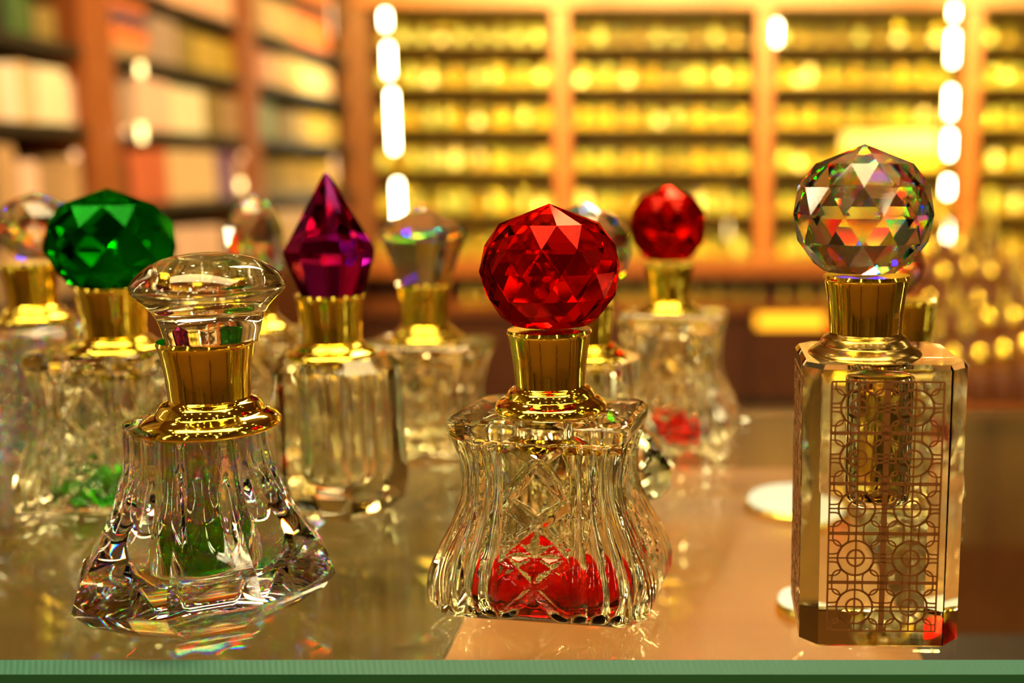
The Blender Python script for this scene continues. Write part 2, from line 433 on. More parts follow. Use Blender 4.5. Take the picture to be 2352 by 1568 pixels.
# ================================================================== FRONT BOTTLES
# ---- tall block bottle with gilt lattice
sp = Spot(2003, .2475, 1200)
bt = empty('perfume_bottle', (sp.X, sp.Y, SH+.0003)); tag(bt, 'tall square crystal perfume bottle with gold lattice print and clear ball stopper', 'perfume bottle')
Hb = sp.z(812); hw_, hd, ch = .0183, .0170, .0040
def block_ring(k, z): return [(x*k, y*k, z) for x, y, *_ in cham_ring(hw_, hd, ch, 1, 1)]
mb = MB(); e = .0006
def br(i, z):
    return [(x, y, z) for x, y, *_ in cham_ring(hw_-i, hd-i, ch-i*.4, 1, 1)]
mb.loft([br(e, 0), br(0, e), br(0, Hb-e*1.6), br(e*1.4, Hb)])
zc0 = sp.z(1150)
mb.lathe(spline([(zc0, .0008), (zc0+.0003, .004), (zc0+.0016, .0068), (zc0+.004, .0078), (zc0+.012, .0079), (Hb-.008, .0079), (Hb-.0045, .0078), (Hb-.004, .006)], 4), 48, flip=True)
mb.build('glass_body', M['clear'], bt, sharp=20)
mb = MB(); mb.lathe(spline([(zc0+.0002, .0007), (zc0+.0005, .0037), (zc0+.0018, .0065), (zc0+.004, .0075), (zc0+.012, .0076), (sp.z(890), .0076)], 4), 48); mb.build('perfume', M['liq_pale'], bt)  # pale gold liquid, added to turn the vial brighter and yellower
std_collar(sp, 634, 764, 829, 98, 132, bt, M['gold'], M['gold_aged'], du=sp.dx(1987, 760))
ou = sp.dx(1982, 500)
facet_ball(sp.z(493), sp.r(163, 500), [46, 23, 0, -24, -46, -58], 12, M['ball_clear'], bt, c=(ou, 0), ph0=.13, sq=.96)
# lattice ribbons
def lattice(width, height, wline=.00042):
    """ribbons (list of polylines, width) in a plane, origin in the centre"""
    L = []
    cw, chh = width/2, height/5
    def arc(cx, cy, r, a0, a1, n=20): return [(cx+r*math.cos(a0+(a1-a0)*k/n), cy+r*math.sin(a0+(a1-a0)*k/n)) for k in range(n+1)]
    for x in (-cw, 0, cw): L.append(([(x, -height/2), (x, height/2)], wline*(3.0 if x == 0 else 1.0)))
    for k in range(6): L.append(([(-cw, -height/2+k*chh), (cw, -height/2+k*chh)], wline*(1.0 if k in (0, 5) else 1.9)))
    for i in (-.5, .5):
        for j in range(5):
            cx, cy = i*cw, -height/2+(j+.5)*chh; R = .335*min(cw, chh*1.05); r2 = R*.47
            L.append((arc(cx, cy, R, 0, 2*PI, 40), wline*1.15)); L.append((arc(cx, cy, r2, 0, 2*PI, 28), wline*1.15))
            L.append(([(cx-cw/2, cy), (cx+cw/2, cy)], wline*.9)); L.append(([(cx, cy-chh/2), (cx, cy+chh/2)], wline*.9))
            ra = .145*cw
            for sx in (-1, 1):
                for sy in (-1, 1):
                    hx, hy = cx+sx*cw*.28, cy+sy*chh*.40
                    L.append(([(hx-ra, cy+sy*chh/2), (hx-ra, hy)] + arc(hx, hy, ra, PI, PI+sy*PI*.98 if sy > 0 else PI-PI*.98, 14) + [(hx+ra, cy+sy*chh/2)], wline*.9))
                    hx, hy = cx+sx*cw*.40, cy+sy*chh*.22
                    s0 = PI/2 if sx > 0 else PI/2
                    L.append(([(cx+sx*cw/2, hy+ra*.9), (hx, hy+ra*.9)] + arc(hx, hy, ra*.9, PI/2, PI/2+sx*PI, 14) + [(cx+sx*cw/2, hy-ra*.9)], wline*.9))
    return L
def ribbon_mesh(L, T_=.00006):
    mb = MB()
    for pts, wl in L:
        n = len(pts); Lf = []; Rt = []
        for i in range(n):
            a = pts[max(0, i-1)]; b_ = pts[min(n-1, i+1)]
            if pts[0] == pts[-1] or (abs(pts[0][0]-pts[-1][0]) < 1e-9 and abs(pts[0][1]-pts[-1][1]) < 1e-9):
                if i in (0, n-1): a, b_ = pts[-2], pts[1]
            dx, dy = b_[0]-a[0], b_[1]-a[1]; l = math.hypot(dx, dy) or 1
            Lf.append((pts[i][0]-dy/l*wl/2, pts[i][1]+dx/l*wl/2)); Rt.append((pts[i][0]+dy/l*wl/2, pts[i][1]-dx/l*wl/2))
        V = [(x, -T_, y) for x, y in Lf]+[(x, -T_, y) for x, y in Rt]+[(x, 0, y) for x, y in Lf]+[(x, 0, y) for x, y in Rt]
        Fc = []
        for i in range(n-1):
            Fc += [(i, i+1, n+i+1, n+i), (2*n+i, 3*n+i, 3*n+i+1, 2*n+i+1), (i, 2*n+i, 2*n+i+1, i+1), (n+i, n+i+1, 3*n+i+1, 3*n+i)]
        mb.add(V, Fc)
    return mb
sf = Spot(2003, .2475-hd, 1200); zt, zb = sf.z(880), sf.z(1451)
lw = .0247; lat = lattice(lw, zt-zb)
for (ang, dist, nm, sc) in ((0, hd, 'front', 1), (PI/2, hw_, 'right', .93), (-PI/2, hw_, 'left', .93)):
    mbx = ribbon_mesh([([(x*sc, y) for x, y in p], w_) for p, w_ in lat])
    q = Matrix.Rotation(ang, 4, 'Z')
    vv = [q @ (Vector((v.x, v.y-dist-.00004, v.z+(zt+zb)/2))) for v in mbx.v]
    o = link_mesh('gold_lattice', vv, mbx.f, M['ink'], bt, flat=True)
bt.rotation_euler.z = math.radians(-1.5)

# ---- hourglass bottle with red ball
sp = Spot(1270, .2595, 1180)
bt = empty('perfume_bottle', (sp.X, sp.Y, SH+.0003), math.radians(-9)); tag(bt, 'fluted hourglass crystal perfume bottle with large red ball stopper, front row centre', 'perfume bottle')
H = sp.z(940)
pw = [(0, 215), (.015, 240), (.06, 262), (.13, 268), (.22, 264), (.33, 245), (.45, 217), (.56, 198), (.66, 191), (.76, 193), (.86, 203), (.93, 212), (.975, 214), (1.0, 205)]
pw = [(q, sp.r(p*.94, 1250)) for q, p in pw]
hourglass(H, pw, .68, 'glass_body', M['clear'], bt, liquid=M['liq_red'], liq_frac=.07, nz=150, npf=72, cav_r=.80, q0=.010)
std_collar(sp, 758, 884, 944, 96, 128, bt, du=sp.dx(1264, 850))
facet_ball(sp.z(622), sp.r(162, 620), [45, 22, 0, -23, -45, -56], 12, M['ball_red'], bt, c=(sp.dx(1264, 600), 0), ph0=.42, sq=.93)

# ---- flared bottle with flat round stopper
sp = Spot(466, .2460, 1200)
bt = empty('perfume_bottle', (sp.X, sp.Y, SH+.0003)); tag(bt, 'flared faceted crystal bottle with clear mushroom stopper and green perfume inside', 'perfume bottle')
H = sp.z(965); rt = sp.r(150, 970)
R3 = [(0.0, 1, .46, 0), (.0012, 1, .60, 0), (.0065, 1, .90, 0), (.0100, 1, 1.0, 0), (.0165, 1, .93, 0.0)]
for k in range(1, 25):
    t = k/24; z = .0165+(H-.0012-.0165)*t
    wv = 1-smooth(0.0, 1.0, t**.80); R3.append((z, wv, .90-.30*t, .065*smooth(.1, .6, t)))
R3.append((H, 0, .6, .0)); R3[-1] = (H, 0, .6, 0)
zc = sp.z(1322)
flared(H, rt, sp.r(288, 1300), sp.r(205, 1300), bt, M['crystal'], R3, rot=math.radians(26), cav=(zc, H-.003, sp.r(84, 1280)), liquid=M['liq_green'], liq=sp.z(1246), off=(.0, 0))
std_collar(sp, 782, 912, 986, 105, 151, bt, du=sp.dx(480, 880))
st = spline(sorted(sp.prof([(582, 1), (584, 40), (592, 84), (607, 120), (628, 148), (648, 163), (662, 166), (674, 160), (690, 145), (712, 124), (738, 111), (765, 104), (786, 99)])), 8)
b = MB(); b.lathe(st, 72, c=(sp.dx(483, 700), 0)); b.build('stopper', M['clear'], bt)

# ================================================================== BOTTLES BEHIND
# ---- purple pointed stopper
sp = Spot(782, .331, 1000)
bt = empty('perfume_bottle', (sp.X, sp.Y, SH+.0003), math.radians(-14)); tag(bt, 'straight faceted crystal bottle with pointed purple stopper', 'perfume bottle')
H = sp.z(815)
a_, b__ = sp.r(136, 1000), sp.r(105, 1000)
mb = MB(); rg = []
for z, k, c_ in ((0, .72, .30), (.0035, .93, .30), (.010, 1.0, .30), (H*.5, .985, .30), (H-.004, .97, .30), (H, .82, .30)):
    rg.append([(x, y, z) for x, y, *_ in cham_ring(a_*k, b__*k, a_*c_*1.2*k, 3, 2)])
mb.loft(rg)
zc = .010
mb.lathe(spline([(zc, .002), (zc+.0006, .007), (zc+.003, .0095), (zc+.01, .010), (H-.006, .0095), (H-.003, .0065)], 4), 40, flip=True)
mb.build('glass_body', M['clear'], bt, sharp=12)
std_collar(sp, 676, 785, 822, 76, 103, bt, du=sp.dx(760, 740))
def cone_stopper(rows, N, m, du, bt, sp, ph=0.2, tipr=.0004):
    mb = MB(); rg = []
    for v, h in sorted(rows, reverse=True):
        r_ = max(sp.r(h, v), tipr); rg.append([(du+r_*math.cos(ph+2*PI*j/N), r_*math.sin(ph+2*PI*j/N), sp.z(v)) for j in range(N)])
    mb.loft(rg); return mb.build('stopper', m, bt, flat=True)
cone_stopper([(399, 3), (406, 9), (420, 17), (576, 104), (590, 103), (680, 70), (684, 66)], 10, M['ball_purple'], sp.dx(756, 540), bt, sp)

# ---- green ball
sp = Spot(255, .340, 1000)
bt = empty('perfume_bottle', (sp.X, sp.Y, SH+.0003), math.radians(-6)); tag(bt, 'cut crystal bottle with dark green ball stopper at the left', 'perfume bottle')
H = sp.z(800)
pwx = [(0, 170), (.015, 186), (.06, 198), (.16, 196), (.3, 180), (.45, 158), (.58, 145), (.7, 142), (.85, 150), (.95, 156), (1, 148)]
hourglass(H, [(q, sp.r(p*.9, 1000)) for q, p in pwx], .72, 'glass_body', M['clear'], bt, liquid=M['liq_green'], liq_frac=.10, nz=90, npf=44, cav_r=.7)
std_collar(sp, 655, 770, 806, 76, 104, bt, du=sp.dx(264, 740))
facet_ball(sp.z(560), sp.r(139, 560), [45, 20, -5, -28, -50], 9, M['ball_green'], bt, c=(sp.dx(259, 560), 0), ph0=.3, sq=.90)

# ---- clear cone
sp = Spot(985, .415, 950)
bt = empty('perfume_bottle', (sp.X, sp.Y, SH+.0003), math.radians(-8)); tag(bt, 'clear crystal bottle with clear diamond-shaped stopper, between purple and front red', 'perfume bottle')
H = sp.z(782)
pwx = [(0, 105), (.02, 116), (.10, 118), (.3, 112), (.5, 110), (.7, 118), (.88, 134), (.96, 136), (1, 125)]
hourglass(H, [(q, sp.r(p, 900)) for q, p in pwx], .75, 'glass_body', M['clear'], bt, nz=70, npf=36, cav_r=.72, cut=.8)
std_collar(sp, 652, 745, 786, 62, 84, bt, du=sp.dx(975, 700))
cone_stopper([(469, 1), (472, 5), (524, 98), (536, 99), (655, 56), (662, 52)], 8, M['ball_clear'], sp.dx(972, 560), bt, sp)

# ---- clear ball behind the red one
sp = Spot(1352, .344, 1000)
bt = empty('perfume_bottle', (sp.X, sp.Y, SH+.0003), math.radians(4)); tag(bt, 'flared crystal bottle with clear ball stopper, half hidden behind the front red one', 'perfume bottle')
H = sp.z(822)
R4 = [(0, 1, .55, 0), (.002, 1, .85, 0), (.006, 1, .97, 0), (.012, 1, 1, 0)]
for k in range(1, 19):
    t = k/18; R4.append((.012+(H-.012)*t, 1-smooth(0, 1, t**.75), 1-.35*t, .04*smooth(0, .3, t)))
flared(H, sp.r(120, 830), sp.r(205, 1100), sp.r(130, 1100), bt, M['clear'], R4, rot=math.radians(-8), cav=(.009, H-.003, .0095), liquid=M['liq_amber'], liq=.018)
std_collar(sp, 690, 788, 826, 66, 92, bt)
facet_ball(sp.z(574), sp.r(108, 574), [45, 20, -5, -28, -48, -58], 10, M['ball_clear'], bt, c=(sp.dx(1345, 574), 0), ph0=.1, sq=1.0)

# ---- small red ball at the back
sp = Spot(1546, .418, 900)
bt = empty('perfume_bottle', (sp.X, sp.Y, SH+.0003), math.radians(-12)); tag(bt, 'hourglass crystal bottle with smaller red ball stopper, at the back of the shelf', 'perfume bottle')
H = sp.z(716)
pwx = [(0, 128), (.02, 142), (.08, 152), (.18, 150), (.32, 136), (.46, 118), (.6, 108), (.75, 109), (.9, 119), (.97, 121), (1, 112)]
hourglass(H, [(q, sp.r(p*.95, 900)) for q, p in pwx], .72, 'glass_body', M['clear'], bt, liquid=M['liq_red'], liq_frac=.10, nz=80, npf=40, cav_r=.7)
std_collar(sp, 606, 690, 718, 57, 76, bt, du=sp.dx(1536, 650))
facet_ball(sp.z(520), sp.r(91, 520), [47, 22, -3, -26, -48, -58], 10, M['ball_red'], bt, c=(sp.dx(1534, 520), 0), ph0=.5, sq=1.0)

# ---- faceted egg
sp = Spot(596, .432, 900)
bt = empty('perfume_bottle', (sp.X, sp.Y, SH+.0003), math.radians(5)); tag(bt, 'crystal bottle with clear faceted egg stopper, behind the mushroom stopper', 'perfume bottle')
H = sp.z(760)
pwx = [(0, 108), (.02, 118), (.1, 124), (.3, 108), (.5, 92), (.7, 88), (.9, 98), (1, 92)]
hourglass(H, [(q, sp.r(p, 900)) for q, p in pwx], .72, 'glass_body', M['clear'], bt, nz=60, npf=32, cav_r=.7)
std_collar(sp, 640, 725, 762, 56, 76, bt)
facet_ball(sp.z(556), sp.r(66, 550), [62, 40, 18, -4, -26, -46], 9, M['ball_clear'], bt, c=(sp.dx(584, 550), 0), ph0=.1, sq=1.62)

# ---- clear ball at the left edge
sp = Spot(96, .400, 900)
bt = empty('perfume_bottle', (sp.X, sp.Y, SH+.0003), math.radians(8)); tag(bt, 'crystal bottle with clear ball stopper at the left edge, beside the green ball', 'perfume bottle')
H = sp.z(738)
pwx = [(0, 110), (.02, 122), (.1, 128), (.3, 112), (.5, 98), (.7, 96), (.9, 104), (1, 98)]
hourglass(H, [(q, sp.r(p, 900)) for q, p in pwx], .72, 'glass_body', M['crystal'], bt, nz=60, npf=32, cav_r=.7)
std_collar(sp, 604, 700, 740, 60, 80, bt)
facet_ball(sp.z(525), sp.r(82, 520), [45, 20, -3, -26, -48, -58], 10, M['ball_clear'], bt, c=(sp.dx(84, 520), 0), ph0=.3, sq=1.0)

# ---- clear bottle behind the lattice one
sp = Spot(2085, .345, 900)
bt = empty('perfume_bottle', (sp.X, sp.Y, SH+.0003), math.radians(6)); tag(bt, 'crystal bottle almost hidden behind the tall lattice bottle', 'perfume bottle')
H = sp.z(822)
pwx = [(0, 100), (.02, 112), (.1, 118), (.3, 108), (.5, 98), (.7, 98), (.9, 112), (.97, 116), (1, 108)]
hourglass(H, [(q, sp.r(p, 900)) for q, p in pwx], .72, 'glass_body', M['clear'], bt, nz=60, npf=32, cav_r=.7)
std_collar(sp, 690, 790, 826, 62, 84, bt)
facet_ball(sp.z(606), sp.r(84, 600), [45, 20, -3, -26, -48, -58], 10, M['ball_clear'], bt, c=(sp.dx(2038, 600), 0), ph0=.3, sq=1.0)

# ---- pink pointed stopper, behind
sp = Spot(1925, .448, 900)
bt = empty('perfume_bottle', (sp.X, sp.Y, SH+.0003)); tag(bt, 'bottle with pink pointed stopper peeping out behind the lattice bottle neck', 'perfume bottle')
H = sp.z(860)
pwx = [(0, 66), (.03, 72), (.2, 70), (.5, 62), (.8, 64), (1, 60)]
hourglass(H, [(q, sp.r(p, 900)) for q, p in pwx], .8, 'glass_body', M['clear'], bt, nz=50, npf=28, cav_r=.7, liquid=None)
std_collar(sp, 812, 842, 862, 34, 46, bt)
cone_stopper([(716, 1), (720, 5), (778, 44), (784, 44), (813, 32), (816, 30)], 8, M['ball_pink'], 0, bt, sp)

# ================================================================== BACK WALL SHELVING
bk = empty('wall_shelving', (0, YB, 0)); tag(bk, 'orange wooden wall shelving filled with rows of gold bottles', 'shelving unit')
def bx(name, a, b, m, par=None, bev=0):
    x = MB(); x.box(a, b, bev=bev); o = x.build(name, m, None, flat=(bev == 0))
    if par: o.parent = par; o.matrix_parent_inverse = Matrix.Translation(-Vector(par.location))
    return o
DP = .30
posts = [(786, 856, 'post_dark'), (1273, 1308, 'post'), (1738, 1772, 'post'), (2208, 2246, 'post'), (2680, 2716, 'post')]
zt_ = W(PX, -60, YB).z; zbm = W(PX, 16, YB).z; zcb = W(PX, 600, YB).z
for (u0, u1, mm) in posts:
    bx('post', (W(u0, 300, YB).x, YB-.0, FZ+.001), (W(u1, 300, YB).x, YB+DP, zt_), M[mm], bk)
xa, xb = W(856, 300, YB).x, W(2680, 300, YB).x
bx('cornice', (xa-.05, YB-.02, zbm), (xb+.05, YB-.001, zt_), M['post'], bk)
bx('rear_panel', (xa, YB+DP-.02, zcb), (xb, YB+DP-.001, zt_), M['back_panel'], bk)
SHV = [96, 192, 288, 386, 486, 588]      # pixel rows of the shelf boards
bays = [(856, 1273), (1308, 1738), (1772, 2208), (2246, 2680)]
bay_names = ['bay right of the corner post', 'second bay from the corner', 'bay behind the lattice bottle', 'bay at the right edge']
row_names = ['top shelf', 'second shelf', 'third shelf', 'fourth shelf', 'fifth shelf', 'lowest shelf']
for (u0, u1) in bays:
    X0, X1 = W(u0, 300, YB).x+.001, W(u1, 300, YB).x-.001
    for v in SHV:
        z = W(PX, v, YB).z; bx('shelf_board', (X0, YB+.01, z-.010), (X1, YB+DP-.021, z), M['shelf_brown'], bk)
# counter and base cabinets below
zc1, zc2 = W(PX, 600, YB-.25).z, W(PX, 632, YB-.25).z
bx('counter_top', (xa-.2, YB-.25, zc2), (xb, YB-.001, zc1), M['post'], bk)
bx('niche_back', (xa-.2, YB-.06, W(PX, 700, YB).z), (xb, YB-.04, zc2-.001), M['post_dark'], bk)
z7 = W(PX, 700, YB-.3).z
bx('lower_ledge', (xa-.2, YB-.33, z7-.04), (xb, YB-.001, z7), M['post'], bk)
nd = 8
for k in range(nd):
    X0 = xa-.2+(xb-xa+.2)*k/nd; X1 = xa-.2+(xb-xa+.2)*(k+1)/nd
    d_ = bx('cabinet_door', (X0+.006, YB-.28, FZ+.05), (X1-.006, YB-.262, z7-.045), M['post_dark'], bk, bev=.004)
bx('base_carcass', (xa-.2, YB-.26, FZ+.001), (xb, YB-.001, z7-.042), M['black'], bk)

# LED strips in the bays
def strip(u, segs, wpx, lab, Y=YB-.012, m='led', grp=None):
    z0 = W(PX, segs[-1][1], Y).z; z1 = W(PX, segs[0][0], Y).z; x = W(u, 300, Y).x; hw2 = wpx/2*mpp(300, Y)
    t = empty('light_strip', (x, Y, z0)); tag(t, lab, 'light strip', grp)
    b = MB(); b.box((-hw2-.003, .004, -.01), (hw2+.003, .010, z1-z0+.01)); b.build('channel', M['cap_gold'], t, flat=True)
    for (v0, v1) in segs:
        b = MB(); b.box((-hw2, -.002, W(PX, v1, Y).z-z0), (hw2, .0038, W(PX, v0, Y).z-z0)); b.build('diffuser', M[m], t, flat=True)
strip(896, [(28, 62)], 9, 'topmost short white light strip beside the dark corner post')
strip(899, [(105, 172)], 9, 'second white light strip down beside the dark corner post')
strip(903, [(212, 345)], 9, 'long white light strip beside the dark corner post')
strip(907, [(418, 520)], 9, 'lowest white light strip beside the corner post, above the clear diamond stopper')
strip(2181, [(2, 40)], 7, 'topmost light strip of the bright column at the right')
strip(2181, [(76, 145)], 10, 'second light strip down in the bright column at the right')
strip(2181, [(205, 265)], 10, 'third light strip down in the bright column at the right')
strip(2182, [(306, 358)], 10, 'fourth light strip down, right of the clear ball')
strip(2182, [(412, 448)], 10, 'fifth light strip down, right of the clear ball')
strip(2183, [(512, 560)], 10, 'lowest light strip of the right column, above the gold neck')
strip(1781, [(52, 98)], 7, 'short light strip beside the third post, high up')
strip(1674, [(512, 545)], 3, 'small pale light beside the small red ball', m='spot')

# rows of small bottles: one mesh each, three makes
def make_kind(name, body, mats):
    mb = MB()
    for k, prof in enumerate(body): mb.lathe(prof, 16, k)
    o = mb.build(name, mats); return o
def P_(z, *pr): return [(a*z, b*z) for a, b in pr]
def ballp(zc, r, a0=-60, a1=70, n=9): return [(zc+r*math.sin(math.radians(a0+(a1-a0)*k/n)), r*math.cos(math.radians(a0+(a1-a0)*k/n))) for k in range(n+1)]
kinds = [
 make_kind('attar_bottle', [[(0, .018), (.003, .022), (.022, .020), (.035, .008)], ballp(.050, .0165), [(.0656, .006), (.084, .006), (.088, .009), (.096, .002)]], [M['juice'], M['cap_gold'], M['juice_green']]),
 make_kind('attar_bottle', [[(0, .018), (.004, .024), (.05, .022), (.072, .010)], ballp(.086, .015), [(.1003, .005), (.108, .002)]], [M['juice_green'], M['cap_gold'], M['cap_gold']]),
 make_kind('attar_bottle', [[(0, .018), (.004, .024), (.03, .022), (.050, .008)], ballp(.064, .0155), [(.0787, .006), (.11, .002)]], [M['juice_pale'], M['cap_gold'], M['cap_gold']]),
 make_kind('attar_bottle', [[(0, .020), (.004, .024), (.0172, .012)], ballp(.034, .0175), [(.0506, .008), (.070, .008), (.082, .003)]], [M['juice'], M['cap_gold'], M['juice_green']]),
]
tall = [make_kind('tall_bottle', [[(0, .020), (.004, .025), (.09, .025), (.105, .012)], [(.1052, .011), (.112, .013), (.135, .012), (.14, .006)]], [M[c], M['cap_gold']]) for c in ('juice_green', 'juice', 'juice_pale')]
def dup(src, loc, lab, cat, grp, sc=1, used=[]):
    if src.name not in used: o = src; used.append(src.name)
    else: o = src.copy(); C.objects.link(o)
    o.location = loc; o.scale = (sc, sc, sc); o.rotation_euler.z = random.uniform(0, 6)
    return tag(o, lab, cat, grp)
rnd = random.Random(3)
for bi, (u0, u1) in enumerate(bays):
    for ri, v in enumerate(SHV):
        z = W(PX, v, YB).z; u = u0+26; ue = min(u1, 2370)-16
        while u < ue:
            k = rnd.choices([0, 1, 2, 3], [5, 1, 1, 4])[0] if ri else rnd.choices([0, 1, 2, 3], [3, 3, 1, 1])[0]
            if bi == 0 and rnd.random() < .35: k = 1
            if (bi, ri) == (2, 3) and u > 1940 and u < 2150: u += 36; continue
            yy = YB+.07+rnd.uniform(-.012, .03); p = W(u, v, yy)
            dup(kinds[k], (p.x, yy, z+.0005), 'small gold-topped bottle in the row on the %s, %s' % (row_names[ri], bay_names[bi]), 'bottle',
                'gold-topped bottles on the %s, %s' % (row_names[ri], bay_names[bi]), rnd.uniform(.88, 1.04)*(1 if ri else .9))
            u += 36 if ri else 44
        u = u0+36
        while u < ue and ri:
            if (bi, ri) == (2, 3) and 1925 < u < 2160: u += 52; continue
            k = rnd.choices([0, 1, 2], [5, 3, 1])[0]; yy = YB+.20; p = W(u, v, yy)
            dup(tall[k], (p.x, yy, z+.0005), 'taller bottle standing behind the gold-topped ones, %s, %s' % (row_names[ri], bay_names[bi]), 'bottle',
                'taller bottles at the back of the %s, %s' % (row_names[ri], bay_names[bi]), rnd.uniform(.9, 1.06))
            u += 52
# row in the niche under the counter
for u in [1075, 1110, 1150, 1440, 1485, 1600, 1646, 1694, 1738, 1800, 1850, 1900, 1950, 2240, 2290, 2340]:
    p = W(u, 690, YB-.285)
    o = kinds[3].copy(); C.objects.link(o); o.location = (p.x, YB-.285, z7+.0005); o.scale = (.95, .95, .95)
    tag(o, 'round gold jar in the dark niche under the back counter', 'jar', 'gold jars in the niche under the back counter')
    o.name = 'gold_jar'
# white tray among the gold rows
zs = W(PX, 386, YB).z+.0005; zm = W(PX, 345, YB+.05).z; zt2 = W(PX, 305, YB+.05).z; xa_, xb_ = W(1932, 340, YB+.05).x, W(2152, 340, YB+.05).x
b = MB(); b.box((xa_, YB+.03, zs), (xb_, YB+.12, zm), bev=.004); tag(b.build('carton', principled('gold_card', (.55, .36, .03), .4)), 'long gold carton on the fourth shelf, under the cream one', 'carton')
b = MB(); b.box((xa_, YB+.025, zm+.0005), (xb_, YB+.12, zt2), bev=.004); tag(b.build('carton', principled('cream_card', (.62, .46, .26), .6)), 'long cream carton among the gold bottles, above the clear ball stopper', 'carton')
# orange strip low down
b = MB(); q0, q1 = W(1738, 752, YB-.31), W(1895, 722, YB-.31); b.box((q0.x, YB-.32, q0.z), (q1.x, YB-.302, q1.z), bev=.004); tag(b.build('light_strip', M['led_orange']), 'glowing orange light bar low on the counter front, left of the gold neck', 'light strip')

# ---------------- display counter at the right, closer
YD = 2.3
zd = W(PX, 905, YD).z
dt = empty('display_counter', (0, 0, 0)); tag(dt, 'dark brown display counter with gold bottles, at the right behind the lattice bottle', 'counter')
xd0 = W(2090, 800, YD).x; xd1 = W(2500, 800, YD).x
bx('counter_top', (xd0, YD-.15, zd-.03), (xd1, YD+.75, zd), M['post'], dt)
bx('counter_body', (xd0+.02, YD-.13, FZ+.001), (xd1-.02, YD+.73, zd-.031), M['post_dark'], dt)
big = [make_kind('gold_flacon', [P_(1, (0, .022), (.004, .026), (.05, .026), (.075, .018), (.082, .010)), P_(1, (.082, .010), (.088, .014), (.10, .017), (.115, .018), (.130, .014), (.138, .006))], [M['post_dark'], M['cap_gold']]),
       make_kind('gold_flacon', [P_(1, (0, .018), (.006, .024), (.07, .020), (.085, .010)), P_(1, (.085, .010), (.09, .018), (.13, .012), (.17, .003))], [M['post_dark'], M['cap_gold']])]
stp = 0
for row in range(6):
    yy = YD-.10+row*.13; zz = zd + row*.045
    if row: bx('riser', (xd0+.03, yy-.05, zd+.001), (xd1-.03, yy+.079, zz), M['post'], dt)
    n = 5
    for k in range(n):
        uu = 2130+k*58+rnd.uniform(-5, 5)+(row % 2)*24; p = W(uu, 800, yy)
        if p.x < xd0+.06 or p.x > xd1-.04: continue
        o = big[0 if rnd.random() < .6 else 1]; o2 = o.copy(); C.objects.link(o2)
        o2.location = (p.x, yy, zz+.0005); o2.scale = (rnd.uniform(.8, 1.05),)*3
        tag(o2, 'gold flacon among those on the %s step of the counter at the right' % ['lowest', 'second', 'third', 'fourth', 'fifth', 'topmost'][row], 'flacon', 'gold flacons on the %s step of the counter' % ['lowest', 'second', 'third', 'fourth', 'fifth', 'topmost'][row])
for o in big: bpy.data.objects.remove(o)

# ================================================================== LEFT WALL SHELVING
lw_ = empty('wall_shelving', (XL, 3.5, 0)); tag(lw_, 'orange wooden shelving with black shelves and boxed perfumes along the left wall', 'shelving unit')
def yu(u): return WX(u, 300, XL).y
LP = [(205, 275), (565, 600), (-330, -230)]
for (u0, u1) in LP:
    bx('post', (XL-.30, yu(u0), FZ+.001), (XL, yu(u1), CEZ-.2), M['post_left'], lw_)
ya, yb = yu(-330)-.0, YB-.003
ref = yu(566)
LZ = [W(PX, v, ref).z for v in (-80, 54, 180, 315, 452, 592)]
for z in LZ:
    bx('shelf_board', (XL-.28, ya, z-.028), (XL-.004, yb, z), M['black'], lw_)
bx('rear_panel', (XL-.299, ya, FZ+.3), (XL-.281, yb, CEZ-.2), M['back_dark'], lw_)
bx('base_cabinet', (XL-.28, ya, FZ+.001), (XL+.12, YB-.33, LZ[5]-.03), M['post_dark'], lw_)
colors = {'cream': (.80, .56, .28), 'bright cream': (.95, .84, .52), 'pale pink': (.88, .58, .40), 'brown': (.42, .26, .12), 'olive': (.28, .20, .05), 'mustard yellow': (.52, .36, .05),
          'orange': (.85, .22, .06), 'red-orange': (.62, .14, .05), 'purple': (.20, .09, .24), 'teal grey': (.25, .34, .22), 'dark green': (.06, .13, .03), 'black': (.03, .02, .015),
          'tan': (.55, .34, .15), 'pink-red': (.75, .30, .20), 'white': (.92, .78, .58), 'peach': (.95, .55, .32), 'grey-mauve': (.40, .28, .20), 'navy': (.05, .05, .12)}
CM = {}
def cm(c):
    if c not in CM: CM[c] = principled(c.replace(' ', '_')+'_card', colors[c], .45, noise=tuple(x*.75 for x in colors[c]), nscale=14)
    return CM[c]
